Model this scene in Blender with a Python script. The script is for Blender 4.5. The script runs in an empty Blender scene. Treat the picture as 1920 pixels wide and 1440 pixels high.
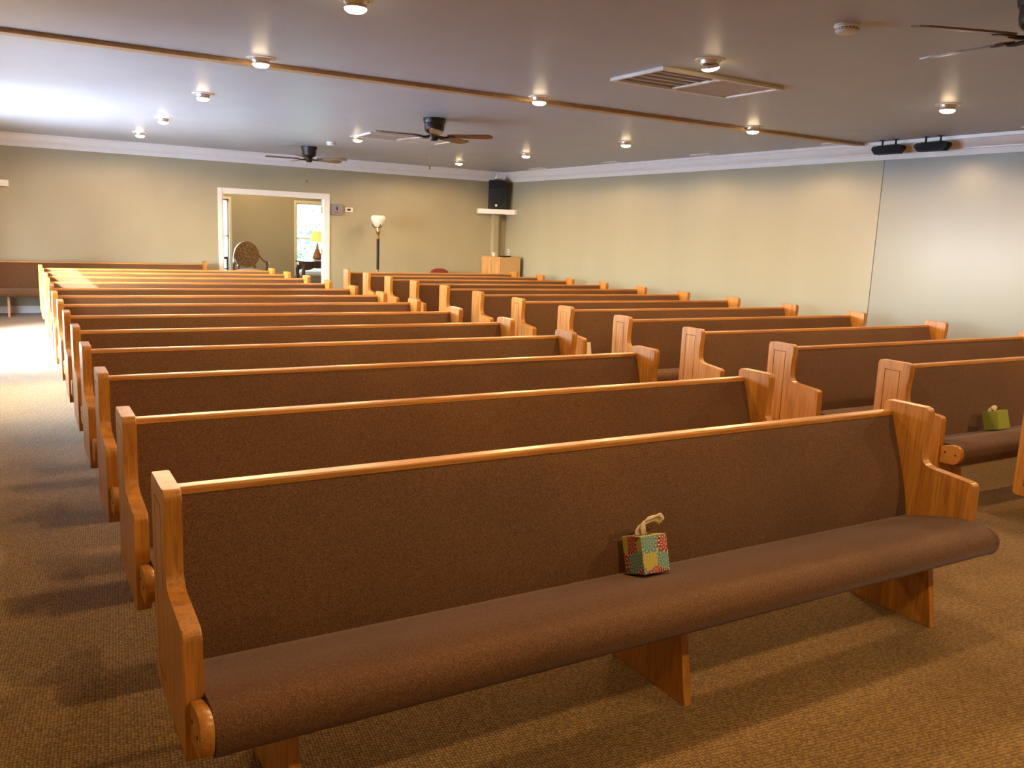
import bpy, bmesh, math, random
from mathutils import Vector, Matrix, Euler
random.seed(7)
SC = bpy.context.scene
COL = SC.collection

# ------------------------------------------------------------------ camera
YAW, PITCH, ROLL, FPX, CAMZ = 0.533107, 0.175377, 0.0406387, 1593.287, 1.53842
fw = Vector((math.sin(YAW) * math.cos(PITCH), math.cos(YAW) * math.cos(PITCH), -math.sin(PITCH)))
rt0 = Vector((math.cos(YAW), -math.sin(YAW), 0))
up0 = rt0.cross(fw)
rt = math.cos(ROLL) * rt0 + math.sin(ROLL) * up0
up = -math.sin(ROLL) * rt0 + math.cos(ROLL) * up0
cam_d = bpy.data.cameras.new('camera')
cam = bpy.data.objects.new('camera', cam_d)
COL.objects.link(cam)
cam_d.sensor_fit = 'HORIZONTAL'
cam_d.sensor_width = 36.0
cam_d.lens = FPX / 1920 * 36.0
cam_d.clip_start = 0.05
m = Matrix((rt, up, -fw)).transposed().to_4x4()
m.translation = Vector((0, 0, CAMZ))
cam.matrix_world = m
SC.camera = cam

# ------------------------------------------------------------------ view / sky / sun
SC.view_settings.view_transform = 'Standard'
SC.view_settings.look = 'None'
SC.view_settings.exposure = 0.6
SC.view_settings.gamma = 1.0
SC.view_settings.use_curve_mapping = False
SC.cycles.use_light_tree = True

W = bpy.data.worlds.new('world')
SC.world = W
W.use_nodes = True
nt = W.node_tree
nt.nodes.clear()
sky = nt.nodes.new('ShaderNodeTexSky')
sky.sky_type = 'NISHITA'
sky.sun_disc = False
sky.sun_elevation = math.radians(38)
sky.sun_rotation = math.radians(243)
sky.air_density = 1.0
sky.dust_density = 2.0
bg = nt.nodes.new('ShaderNodeBackground')
bg.inputs['Strength'].default_value = 10.0
mixw = nt.nodes.new('ShaderNodeMix')
mixw.data_type = 'RGBA'
mixw.inputs['Factor'].default_value = 0.55
mixw.inputs['B'].default_value = (0.58, 0.91, 1.42, 1)
wo = nt.nodes.new('ShaderNodeOutputWorld')
nt.links.new(sky.outputs[0], mixw.inputs['A'])
nt.links.new(mixw.outputs['Result'], bg.inputs['Color'])
nt.links.new(bg.outputs[0], wo.inputs['Surface'])

sun_d = bpy.data.lights.new('sun', 'SUN')
sun_d.energy = 28.0
sun_d.angle = math.radians(0.6)
sun_d.color = (0.72, 0.90, 1.14)
sun = bpy.data.objects.new('sun', sun_d)
COL.objects.link(sun)
sun.location = (-6, 8, 6)
sun.rotation_euler = Vector((0.80, 0.40, -0.66)).to_track_quat('-Z', 'Y').to_euler()

LAMP_COLOR = (1.0, 0.65, 0.32)
LAMP_WATTS = 66.0

# ------------------------------------------------------------------ sizes
YB = 15.3708          # back wall
XR = 8.7633           # right wall
XL = -0.66            # left wall
YF = -3.4             # wall behind the camera
ZC = 2.735            # ceiling
CB = 2.5424           # underside of the crown moulding
ROW = 0.913672
ROW0 = 2.43747

# ------------------------------------------------------------------ materials
def new_mat(name):
    mt = bpy.data.materials.new(name)
    mt.use_nodes = True
    b = mt.node_tree.nodes['Principled BSDF']
    return mt, mt.node_tree, b

def N(t, kind, **kw):
    n = t.nodes.new(kind)
    for k, v in kw.items():
        setattr(n, k, v)
    return n

def ramp(t, stops):
    r = t.nodes.new('ShaderNodeValToRGB')
    el = r.color_ramp.elements
    while len(el) < len(stops):
        el.new(0.5)
    for e, (p, c) in zip(el, stops):
        e.position = p
        e.color = (*c, 1)
    return r

def plain(name, color, rough=0.5, metal=0.0, spec=0.5, noise=0.06, scale=12.0, bump=0.0):
    """Painted or moulded surface with a slight mottling."""
    mt, t, b = new_mat(name)
    tc = N(t, 'ShaderNodeTexCoord')
    nz = N(t, 'ShaderNodeTexNoise')
    nz.inputs['Scale'].default_value = scale
    nz.inputs['Detail'].default_value = 4
    t.links.new(tc.outputs['Object'], nz.inputs['Vector'])
    lo = tuple(max(0, c * (1 - noise)) for c in color)
    hi = tuple(min(1, c * (1 + noise)) for c in color)
    r = ramp(t, [(0.3, lo), (0.7, hi)])
    t.links.new(nz.outputs['Fac'], r.inputs['Fac'])
    t.links.new(r.outputs['Color'], b.inputs['Base Color'])
    b.inputs['Roughness'].default_value = rough
    b.inputs['Metallic'].default_value = metal
    b.inputs['Specular IOR Level'].default_value = spec
    if bump:
        bp = N(t, 'ShaderNodeBump')
        bp.inputs['Strength'].default_value = bump
        bp.inputs['Distance'].default_value = 0.002
        t.links.new(nz.outputs['Fac'], bp.inputs['Height'])
        t.links.new(bp.outputs['Normal'], b.inputs['Normal'])
    return mt

def oak(name, axis, tint=(1, 1, 1), rough=0.36):
    """Varnished honey oak, grain running along the given axis."""
    mt, t, b = new_mat(name)
    tc = N(t, 'ShaderNodeTexCoord')
    info = N(t, 'ShaderNodeObjectInfo')
    add = N(t, 'ShaderNodeVectorMath', operation='ADD')
    sc = N(t, 'ShaderNodeVectorMath', operation='SCALE')
    comb = N(t, 'ShaderNodeCombineXYZ')
    for i in range(3):
        t.links.new(info.outputs['Random'], comb.inputs[i])
    t.links.new(comb.outputs[0], sc.inputs[0])
    sc.inputs['Scale'].default_value = 9.0
    t.links.new(tc.outputs['Object'], add.inputs[0])
    t.links.new(sc.outputs[0], add.inputs[1])
    mp = N(t, 'ShaderNodeMapping')
    s = [26.0, 26.0, 26.0]
    s['xyz'.index(axis)] = 1.6
    mp.inputs['Scale'].default_value = s
    t.links.new(add.outputs[0], mp.inputs['Vector'])
    n1 = N(t, 'ShaderNodeTexNoise')
    n1.inputs['Scale'].default_value = 1.0
    n1.inputs['Detail'].default_value = 7
    n1.inputs['Roughness'].default_value = 0.6
    n1.inputs['Distortion'].default_value = 0.6
    t.links.new(mp.outputs[0], n1.inputs['Vector'])
    mp2 = N(t, 'ShaderNodeMapping')
    s2 = [210.0, 210.0, 210.0]
    s2['xyz'.index(axis)] = 6.0
    mp2.inputs['Scale'].default_value = s2
    t.links.new(add.outputs[0], mp2.inputs['Vector'])
    n2 = N(t, 'ShaderNodeTexNoise')
    n2.inputs['Scale'].default_value = 1.0
    n2.inputs['Detail'].default_value = 3
    t.links.new(mp2.outputs[0], n2.inputs['Vector'])
    a = lambda c: tuple(x * y for x, y in zip(c, tint))
    r = ramp(t, [(0.25, a((0.29, 0.104, 0.013))), (0.5, a((0.47, 0.197, 0.031))), (0.75, a((0.60, 0.28, 0.058)))])
    t.links.new(n1.outputs['Fac'], r.inputs['Fac'])
    r2 = ramp(t, [(0.34, (0.62, 0.55, 0.48)), (0.50, (1, 1, 1))])
    t.links.new(n2.outputs['Fac'], r2.inputs['Fac'])
    mx = N(t, 'ShaderNodeMix', data_type='RGBA', blend_type='MULTIPLY')
    mx.inputs['Factor'].default_value = 0.75
    t.links.new(r.outputs['Color'], mx.inputs['A'])
    t.links.new(r2.outputs['Color'], mx.inputs['B'])
    t.links.new(mx.outputs['Result'], b.inputs['Base Color'])
    b.inputs['Roughness'].default_value = rough
    b.inputs['Specular IOR Level'].default_value = 0.55
    b.inputs['Coat Weight'].default_value = 0.2
    b.inputs['Coat Roughness'].default_value = 0.3
    bp = N(t, 'ShaderNodeBump')
    bp.inputs['Strength'].default_value = 0.12
    bp.inputs['Distance'].default_value = 0.001
    t.links.new(n2.outputs['Fac'], bp.inputs['Height'])
    t.links.new(bp.outputs['Normal'], b.inputs['Normal'])
    return mt

def tweed(name, dark, mid, light, scale=430.0):
    """Woven upholstery: a fine flecked weave."""
    mt, t, b = new_mat(name)
    tc = N(t, 'ShaderNodeTexCoord')
    vo = N(t, 'ShaderNodeTexVoronoi')
    vo.inputs['Scale'].default_value = scale
    t.links.new(tc.outputs['Object'], vo.inputs['Vector'])
    sep = N(t, 'ShaderNodeSeparateColor')
    t.links.new(vo.outputs['Color'], sep.inputs[0])
    r = ramp(t, [(0.0, dark), (0.5, mid), (1.0, light)])
    t.links.new(sep.outputs[0], r.inputs['Fac'])
    nz = N(t, 'ShaderNodeTexNoise')
    nz.inputs['Scale'].default_value = 2.2
    nz.inputs['Detail'].default_value = 3
    t.links.new(tc.outputs['Object'], nz.inputs['Vector'])
    r2 = ramp(t, [(0.3, (0.88, 0.88, 0.88)), (0.7, (1.08, 1.06, 1.04))])
    t.links.new(nz.outputs['Fac'], r2.inputs['Fac'])
    mx = N(t, 'ShaderNodeMix', data_type='RGBA', blend_type='MULTIPLY')
    mx.inputs['Factor'].default_value = 1.0
    t.links.new(r.outputs['Color'], mx.inputs['A'])
    t.links.new(r2.outputs['Color'], mx.inputs['B'])
    t.links.new(mx.outputs['Result'], b.inputs['Base Color'])
    b.inputs['Roughness'].default_value = 0.85
    b.inputs['Specular IOR Level'].default_value = 0.25
    b.inputs['Sheen Weight'].default_value = 0.25
    b.inputs['Sheen Roughness'].default_value = 0.45
    b.inputs['Sheen Tint'].default_value = (0.80, 0.75, 0.95, 1)
    bp = N(t, 'ShaderNodeBump')
    bp.inputs['Strength'].default_value = 0.5
    bp.inputs['Distance'].default_value = 0.0015
    t.links.new(vo.outputs['Distance'], bp.inputs['Height'])
    t.links.new(bp.outputs['Normal'], b.inputs['Normal'])
    return mt

def carpet_mat():
    mt, t, b = new_mat('berber_carpet')
    tc = N(t, 'ShaderNodeTexCoord')
    mp = N(t, 'ShaderNodeMapping')
    mp.inputs['Rotation'].default_value = (0, 0, 0.12)
    mp.inputs['Scale'].default_value = (98, 78, 1)
    t.links.new(tc.outputs['Object'], mp.inputs['Vector'])
    vo = N(t, 'ShaderNodeTexVoronoi')
    vo.inputs['Scale'].default_value = 1.0
    vo.inputs['Randomness'].default_value = 0.32
    t.links.new(mp.outputs[0], vo.inputs['Vector'])
    sep = N(t, 'ShaderNodeSeparateColor')
    t.links.new(vo.outputs['Color'], sep.inputs[0])
    r = ramp(t, [(0.0, (0.265, 0.150, 0.042)), (0.5, (0.33, 0.190, 0.056)), (1.0, (0.39, 0.236, 0.078))])
    t.links.new(sep.outputs[0], r.inputs['Fac'])
    rd = ramp(t, [(0.22, (1.08, 1.08, 1.08)), (0.62, (0.26, 0.24, 0.22))])
    t.links.new(vo.outputs['Distance'], rd.inputs['Fac'])
    mx = N(t, 'ShaderNodeMix', data_type='RGBA', blend_type='MULTIPLY')
    mx.inputs['Factor'].default_value = 0.9
    t.links.new(r.outputs['Color'], mx.inputs['A'])
    t.links.new(rd.outputs['Color'], mx.inputs['B'])
    nz = N(t, 'ShaderNodeTexNoise')
    nz.inputs['Scale'].default_value = 0.9
    nz.inputs['Detail'].default_value = 4
    t.links.new(tc.outputs['Object'], nz.inputs['Vector'])
    r2 = ramp(t, [(0.3, (0.86, 0.86, 0.86)), (0.7, (1.05, 1.05, 1.05))])
    t.links.new(nz.outputs['Fac'], r2.inputs['Fac'])
    m2 = N(t, 'ShaderNodeMix', data_type='RGBA', blend_type='MULTIPLY')
    m2.inputs['Factor'].default_value = 1.0
    t.links.new(mx.outputs['Result'], m2.inputs['A'])
    t.links.new(r2.outputs['Color'], m2.inputs['B'])
    t.links.new(m2.outputs['Result'], b.inputs['Base Color'])
    b.inputs['Roughness'].default_value = 0.95
    b.inputs['Specular IOR Level'].default_value = 0.12
    b.inputs['Sheen Weight'].default_value = 0.28
    b.inputs['Sheen Roughness'].default_value = 0.5
    b.inputs['Sheen Tint'].default_value = (0.9, 0.85, 0.8, 1)
    inv = N(t, 'ShaderNodeMath', operation='SUBTRACT')
    inv.inputs[0].default_value = 1.0
    t.links.new(vo.outputs['Distance'], inv.inputs[1])
    bp = N(t, 'ShaderNodeBump')
    bp.inputs['Strength'].default_value = 0.8
    bp.inputs['Distance'].default_value = 0.004
    t.links.new(inv.outputs[0], bp.inputs['Height'])
    t.links.new(bp.outputs['Normal'], b.inputs['Normal'])
    return mt

def paint(name, color, rough, scale=3.0, bump=0.02, stretch=(1, 1, 1), spec=0.5):
    """Wall or ceiling paint, semi-gloss with slight waviness."""
    mt, t, b = new_mat(name)
    tc = N(t, 'ShaderNodeTexCoord')
    mp = N(t, 'ShaderNodeMapping')
    mp.inputs['Scale'].default_value = stretch
    t.links.new(tc.outputs['Object'], mp.inputs['Vector'])
    nz = N(t, 'ShaderNodeTexNoise')
    nz.inputs['Scale'].default_value = scale
    nz.inputs['Detail'].default_value = 3
    t.links.new(mp.outputs[0], nz.inputs['Vector'])
    r = ramp(t, [(0.3, tuple(c * 0.96 for c in color)), (0.7, tuple(min(1, c * 1.03) for c in color))])
    t.links.new(nz.outputs['Fac'], r.inputs['Fac'])
    t.links.new(r.outputs['Color'], b.inputs['Base Color'])
    b.inputs['Roughness'].default_value = rough
    b.inputs['Specular IOR Level'].default_value = spec
    bp = N(t, 'ShaderNodeBump')
    bp.inputs['Strength'].default_value = bump
    bp.inputs['Distance'].default_value = 0.01
    t.links.new(nz.outputs['Fac'], bp.inputs['Height'])
    t.links.new(bp.outputs['Normal'], b.inputs['Normal'])
    return mt

def emit_mat(name, color, strength):
    mt, t, b = new_mat(name)
    b.inputs['Base Color'].default_value = (*color, 1)
    b.inputs['Emission Color'].default_value = (*color, 1)
    b.inputs['Emission Strength'].default_value = strength
    return mt

def glass_mat(name):
    mt = bpy.data.materials.new(name)
    mt.use_nodes = True
    t = mt.node_tree
    t.nodes.clear()
    tr = N(t, 'ShaderNodeBsdfTransparent')
    tr.inputs['Color'].default_value = (0.97, 0.985, 0.98, 1)
    gl = N(t, 'ShaderNodeBsdfGlossy')
    gl.inputs['Roughness'].default_value = 0.02
    fr = N(t, 'ShaderNodeFresnel')
    geo = N(t, 'ShaderNodeNewGeometry')
    ior = N(t, 'ShaderNodeMix', data_type='FLOAT')
    ior.inputs[2].default_value = 1.45
    ior.inputs[3].default_value = 1 / 1.45
    t.links.new(geo.outputs['Backfacing'], ior.inputs[0])
    t.links.new(ior.outputs[0], fr.inputs['IOR'])
    mx = N(t, 'ShaderNodeMixShader')
    o = N(t, 'ShaderNodeOutputMaterial')
    t.links.new(fr.outputs[0], mx.inputs['Fac'])
    t.links.new(tr.outputs[0], mx.inputs[1])
    t.links.new(gl.outputs[0], mx.inputs[2])
    t.links.new(mx.outputs[0], o.inputs['Surface'])
    return mt

def floral_mat():
    """Printed card: big chrysanthemum heads with outlined petals on each face."""
    mt, t, b = new_mat('floral_print_card')
    tc = N(t, 'ShaderNodeTexCoord')
    def math_(op, x, y=None):
        n = N(t, 'ShaderNodeMath', operation=op)
        for k, v in enumerate((x, y)):
            if v is None:
                continue
            if isinstance(v, (int, float)):
                n.inputs[k].default_value = v
            else:
                t.links.new(v, n.inputs[k])
        return n.outputs[0]
    vo = N(t, 'ShaderNodeTexVoronoi', voronoi_dimensions='2D')
    vo.inputs['Scale'].default_value = 2.3
    vo.inputs['Randomness'].default_value = 0.7
    t.links.new(tc.outputs['UV'], vo.inputs['Vector'])
    sub = N(t, 'ShaderNodeVectorMath', operation='SUBTRACT')
    t.links.new(tc.outputs['UV'], sub.inputs[0])
    t.links.new(vo.outputs['Position'], sub.inputs[1])
    sx = N(t, 'ShaderNodeSeparateXYZ')
    t.links.new(sub.outputs[0], sx.inputs[0])
    ang = math_('ARCTAN2', sx.outputs[1], sx.outputs[0])
    ln = N(t, 'ShaderNodeVectorMath', operation='LENGTH')
    t.links.new(sub.outputs[0], ln.inputs[0])
    rr = math_('MULTIPLY', ln.outputs['Value'], 11.0)
    ring = math_('FLOOR', rr)
    tt = math_('FRACT', math_('ADD', math_('MULTIPLY', ang, 13 / (2 * math.pi)), math_('MULTIPLY', ring, 0.5)))
    edge = math_('ABSOLUTE', math_('SUBTRACT', tt, 0.5))
    taper = math_('MULTIPLY', math_('FRACT', rr), 0.22)
    line = math_('GREATER_THAN', math_('ADD', edge, taper), 0.47)
    sep = N(t, 'ShaderNodeSeparateColor')
    t.links.new(vo.outputs['Color'], sep.inputs[0])
    r = ramp(t, [(0.0, (0.20, 0.015, 0.025)), (0.2, (0.62, 0.47, 0.06)), (0.42, (0.12, 0.28, 0.26)),
                 (0.6, (0.48, 0.42, 0.08)), (0.76, (0.14, 0.24, 0.20)), (0.88, (0.30, 0.03, 0.03))])
    r.color_ramp.interpolation = 'CONSTANT'
    t.links.new(sep.outputs[0], r.inputs['Fac'])
    r2 = ramp(t, [(0.0, (0.80, 0.42, 0.28)), (0.2, (0.70, 0.58, 0.16)), (0.42, (0.45, 0.56, 0.45)),
                  (0.6, (0.62, 0.56, 0.18)), (0.76, (0.42, 0.50, 0.42)), (0.88, (0.85, 0.55, 0.42))])
    r2.color_ramp.interpolation = 'CONSTANT'
    t.links.new(sep.outputs[0], r2.inputs['Fac'])
    mx = N(t, 'ShaderNodeMix', data_type='RGBA')
    t.links.new(line, mx.inputs['Factor'])
    t.links.new(r.outputs['Color'], mx.inputs['A'])
    t.links.new(r2.outputs['Color'], mx.inputs['B'])
    t.links.new(mx.outputs['Result'], b.inputs['Base Color'])
    b.inputs['Roughness'].default_value = 0.45
    return mt

def box_uv(o, seeds):
    """Flat UVs per side of a box, each side shifted so the print differs."""
    me = o.data
    uv = me.uv_layers.new(name='UVMap')
    sz = max(v.co.z for v in me.vertices)
    for p in me.polygons:
        n = p.normal
        k = max(range(3), key=lambda i: abs(n[i]))
        off = seeds[k]
        for li in p.loop_indices:
            c = me.vertices[me.loops[li].vertex_index].co
            q = [(c.y, c.z), (c.x, c.z), (c.x, c.y)][k]
            uv.data[li].uv = (q[0] / sz + off[0], q[1] / sz + off[1])

def leaf_mat():
    mt, t, b = new_mat('leaf_green')
    nz = N(t, 'ShaderNodeTexNoise')
    nz.inputs['Scale'].default_value = 3.0
    tc = N(t, 'ShaderNodeTexCoord')
    t.links.new(tc.outputs['Object'], nz.inputs['Vector'])
    r = ramp(t, [(0.35, (0.030, 0.105, 0.040)), (0.65, (0.085, 0.20, 0.085))])
    t.links.new(nz.outputs['Fac'], r.inputs['Fac'])
    t.links.new(r.outputs['Color'], b.inputs['Base Color'])
    b.inputs['Roughness'].default_value = 0.6
    return mt

M = dict(
    oak_z=oak('oak_upright_grain', 'z'),
    oak_x=oak('oak_long_grain', 'x'),
    oak_y=oak('oak_deep_grain', 'y'),
    fabric=tweed('brown_tweed', (0.078, 0.034, 0.012), (0.126, 0.060, 0.023), (0.185, 0.096, 0.041)),
    carpet=carpet_mat(),
    wall=paint('beige_wall_paint', (0.36, 0.328, 0.232), 0.50, 2.0, 0.03),
    wall_gloss=paint('beige_gloss_wall', (0.355, 0.35, 0.272), 0.30, 1.6, 0.05, (1, 1, 0.25), 0.6),
    wall_panel=paint('cream_gloss_panel', (0.32, 0.335, 0.32), 0.25, 1.4, 0.06, (1, 1, 0.3), 0.5),
    ceiling=paint('ceiling_semi_gloss', (0.43, 0.46, 0.505), 0.42, 2.2, 0.05, (1, 1, 1), 0.5),
    trim=plain('white_gloss_trim', (0.78, 0.78, 0.79), 0.3, noise=0.02),
    cream=plain('cream_window_trim', (0.74, 0.68, 0.50), 0.4, noise=0.03),
    batten=plain('tan_ceiling_batten', (0.48, 0.32, 0.17), 0.5, noise=0.1, scale=20),
    bulb=emit_mat('lit_flood_bulb', (1.0, 0.74, 0.42), 26.0),
    reflector=plain('bulb_silver_neck', (0.72, 0.66, 0.58), 0.25, 0.6),
    white_plastic=plain('white_plastic', (0.74, 0.72, 0.68), 0.4, noise=0.02),
    grey_plastic=plain('grey_plastic', (0.22, 0.225, 0.27), 0.4, noise=0.03),
    black_plastic=plain('black_plastic', (0.012, 0.013, 0.015), 0.55, spec=0.25),
    grille=plain('black_grille', (0.013, 0.015, 0.018), 0.7, spec=0.2, noise=0.3, scale=300),
    iron=plain('bronze_iron', (0.030, 0.026, 0.023), 0.38, 0.5),
    walnut=oak('walnut_blade', 'x', (0.32, 0.30, 0.42), 0.32),
    mahogany=oak('dark_mahogany', 'z', (0.14, 0.10, 0.14), 0.3),
    carved=oak('carved_frame_wood', 'z', (0.34, 0.36, 0.50), 0.35),
    brass=plain('aged_brass', (0.50, 0.36, 0.16), 0.3, 0.8),
    chrome=plain('chrome', (0.7, 0.7, 0.7), 0.15, 1.0),
    opal=plain('opal_glass', (0.76, 0.78, 0.76), 0.18, noise=0.10, scale=14),
    pole=plain('dark_lamp_pole', (0.022, 0.012, 0.013), 0.5, spec=0.25),
    maple=oak('pale_maple', 'z', (1.22, 1.65, 4.1), 0.35),
    chipboard=plain('tan_side_panel', (0.50, 0.315, 0.135), 0.5, noise=0.05),
    red=tweed('red_chair_fabric', (0.15, 0.025, 0.018), (0.22, 0.035, 0.025), (0.28, 0.05, 0.03)),
    tapestry=tweed('brown_tapestry', (0.085, 0.048, 0.018), (0.17, 0.105, 0.045), (0.28, 0.19, 0.09), 70),
    cushion=tweed('pale_cushion', (0.45, 0.33, 0.26), (0.56, 0.43, 0.35), (0.64, 0.51, 0.42), 200),
    floral=floral_mat(),
    green_card=plain('green_card', (0.27, 0.33, 0.055), 0.45, noise=0.03),
    tissue=plain('tissue_paper', (0.80, 0.70, 0.52), 0.8, noise=0.03),
    glass=glass_mat('window_glass'),
    lampshade=emit_mat('lit_fabric_shade', (0.9, 0.52, 0.13), 0.62),
    amber=plain('amber_ceramic', (0.25, 0.115, 0.05), 0.25, noise=0.25, scale=20),
    dark_screen=plain('dark_screen', (0.03, 0.035, 0.035), 0.2),
    red_print=plain('red_print', (0.45, 0.05, 0.06), 0.5),
    black_hole=plain('screw_hole', (0.02, 0.008, 0.004), 0.7),
    vent_dark=plain('vent_filter', (0.20, 0.20, 0.185), 0.7),
    vent_pale=plain('vent_pale_filter', (0.46, 0.43, 0.38), 0.6),
    pavement=plain('pale_concrete', (0.60, 0.60, 0.60), 0.8, noise=0.08, scale=2),
    blocker_tan=plain('sun_blocker_tan', (0.30, 0.25, 0.20), 0.8, noise=0.1, scale=3),
    lawn=plain('lawn_grass', (0.07, 0.16, 0.05), 0.9, noise=0.3, scale=6),
    leaf=leaf_mat(),
    bark=plain('tree_bark', (0.16, 0.11, 0.07), 0.9, noise=0.3, scale=10),
)

# ------------------------------------------------------------------ mesh helpers
def link_mesh(name, bm, mat, parent=None, loc=(0, 0, 0), smooth=False, rot=(0, 0, 0)):
    bmesh.ops.recalc_face_normals(bm, faces=bm.faces)
    me = bpy.data.meshes.new(name)
    bm.to_mesh(me)
    bm.free()
    me.materials.append(mat)
    if smooth:
        for p in me.polygons:
            p.use_smooth = True
        me.set_sharp_from_angle(angle=math.radians(38))
    o = bpy.data.objects.new(name, me)
    COL.objects.link(o)
    o.location = loc
    o.rotation_euler = rot
    if parent:
        o.parent = parent
    return o

def add_box(bm, x0, x1, y0, y1, z0, z1, bevel=0.0, mat=None, seg=2):
    vs = [bm.verts.new((x, y, z)) for x in (x0, x1) for y in (y0, y1) for z in (z0, z1)]
    idx = [(0, 1, 3, 2), (4, 6, 7, 5), (0, 4, 5, 1), (2, 3, 7, 6), (0, 2, 6, 4), (1, 5, 7, 3)]
    fs = [bm.faces.new([vs[i] for i in f]) for f in idx]
    if mat is not None:
        bmesh.ops.transform(bm, matrix=mat, verts=vs)
    if bevel:
        es = list({e for f in fs for e in f.edges})
        bmesh.ops.bevel(bm, geom=es, offset=bevel, segments=seg, affect='EDGES', profile=0.6)
    return vs

def box(x0, x1, y0, y1, z0, z1, bevel=0.0):
    bm = bmesh.new()
    add_box(bm, x0, x1, y0, y1, z0, z1, bevel)
    return bm

def add_prism(bm, prof, x0, x1, bevel=0.0, seg=2):
    """Extrude a (y, z) outline along x."""
    a = [bm.verts.new((x0, y, z)) for y, z in prof]
    b = [bm.verts.new((x1, y, z)) for y, z in prof]
    n = len(prof)
    fa = bm.faces.new(a)
    fb = bm.faces.new(b[::-1])
    for i in range(n):
        bm.faces.new((a[i], b[i], b[(i + 1) % n], a[(i + 1) % n]))
    if bevel:
        es = list(fa.edges) + list(fb.edges)
        bmesh.ops.bevel(bm, geom=es, offset=bevel, segments=seg, affect='EDGES', profile=0.6)

def prism(prof, x0, x1, bevel=0.0):
    bm = bmesh.new()
    add_prism(bm, prof, x0, x1, bevel)
    return bm

def add_lathe(bm, prof, n=24, mat=None, arc=None):
    """Revolve (r, z) points about z."""
    rings = []
    new = []
    for r, z in prof:
        if r < 1e-6:
            v = bm.verts.new((0, 0, z))
            rings.append([v])
            new.append(v)
        else:
            ring = [bm.verts.new((r * math.cos(2 * math.pi * i / n), r * math.sin(2 * math.pi * i / n), z)) for i in range(n)]
            rings.append(ring)
            new += ring
    for a, b in zip(rings, rings[1:]):
        for i in range(n):
            j = (i + 1) % n
            if len(a) == 1 and len(b) == 1:
                continue
            if len(a) == 1:
                bm.faces.new((a[0], b[i], b[j]))
            elif len(b) == 1:
                bm.faces.new((a[i], b[0], a[j]))
            else:
                bm.faces.new((a[i], b[i], b[j], a[j]))
    for ring in (rings[0], rings[-1]):
        if len(ring) > 1:
            bm.faces.new(ring)
    if mat is not None:
        bmesh.ops.transform(bm, matrix=mat, verts=new)
    return new

def lathe(prof, n=24, mat=None):
    bm = bmesh.new()
    add_lathe(bm, prof, n, mat)
    return bm

def add_tube(bm, pts, rad, n=10):
    pts = [Vector(p) for p in pts]
    rads = rad if isinstance(rad, (list, tuple)) else [rad] * len(pts)
    rings = []
    for i, p in enumerate(pts):
        d = (pts[min(i + 1, len(pts) - 1)] - pts[max(i - 1, 0)]).normalized()
        a = d.orthogonal().normalized() if i == 0 else (pa - d * pa.dot(d)).normalized()
        pa = a
        b = d.cross(a)
        rings.append([bm.verts.new(p + rads[i] * (math.cos(2 * math.pi * k / n) * a + math.sin(2 * math.pi * k / n) * b)) for k in range(n)])
    for a, b in zip(rings, rings[1:]):
        for i in range(n):
            bm.faces.new((a[i], a[(i + 1) % n], b[(i + 1) % n], b[i]))
    bm.faces.new(rings[0][::-1])
    bm.faces.new(rings[-1])

def tube(pts, rad, n=10):
    bm = bmesh.new()
    add_tube(bm, pts, rad, n)
    return bm

def spline(pts, k=6):
    """Catmull-Rom through the points (2-D or 3-D)."""
    P = [Vector(p) for p in pts]
    out = []
    for i in range(len(P) - 1):
        p0, p1, p2, p3 = P[max(i - 1, 0)], P[i], P[i + 1], P[min(i + 2, len(P) - 1)]
        for s in range(k):
            u = s / k
            out.append(0.5 * ((2 * p1) + (p2 - p0) * u + (2 * p0 - 5 * p1 + 4 * p2 - p3) * u * u + (3 * p1 - p0 - 3 * p2 + p3) * u ** 3))
    out.append(P[-1])
    return [tuple(v) for v in out]

def crisp(o):
    md = o.modifiers.new('weighted_normals', 'WEIGHTED_NORMAL')
    md.keep_sharp = True
    md.weight = 100
    return o

def round_corner(pts, corners):
    """Round the listed corners of an outline: {index: radius}."""
    out = []
    n = len(pts)
    for i, p in enumerate(pts):
        r = corners.get(i, 0)
        if not r:
            out.append(p)
            continue
        P, A, B = Vector(p), Vector(pts[i - 1]), Vector(pts[(i + 1) % n])
        a = P + (A - P).normalized() * r
        b = P + (B - P).normalized() * r
        for s in range(6):
            u = s / 5
            q = (1 - u) ** 2 * a + 2 * u * (1 - u) * P + u * u * b
            out.append(tuple(q))
    return out

def thing(name, label, cat, loc=(0, 0, 0), rotz=0.0, group=None):
    o = bpy.data.objects.new(name, None)
    COL.objects.link(o)
    o.empty_display_size = 0.1
    o.location = loc
    o.rotation_euler = (0, 0, rotz)
    return tag(o, label, cat, group)

def tag(o, label, cat, group=None):
    o['label'] = label
    o['category'] = cat
    if group:
        o['group'] = group
    return o

def struct(o):
    o['kind'] = 'structure'
    return o

def copy_tree(o, parent=None):
    c = o.copy()
    COL.objects.link(c)
    c.parent = parent
    for ch in KIDS.get(o.name, ()):
        copy_tree(bpy.data.objects[ch], c)
    return c

KIDS = {}
def index_children():
    KIDS.clear()
    for o in bpy.data.objects:
        if o.parent:
            KIDS.setdefault(o.parent.name, []).append(o.name)

# ------------------------------------------------------------------ the room
struct(link_mesh('floor', box(XL - 0.2, XR + 0.2, YF - 0.2, YB + 2.7, -0.1, 0.0), M['carpet']))
struct(link_mesh('ceiling', box(XL - 0.2, XR + 0.2, YF - 0.2, YB + 0.12, ZC, ZC + 0.1), M['ceiling']))

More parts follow.
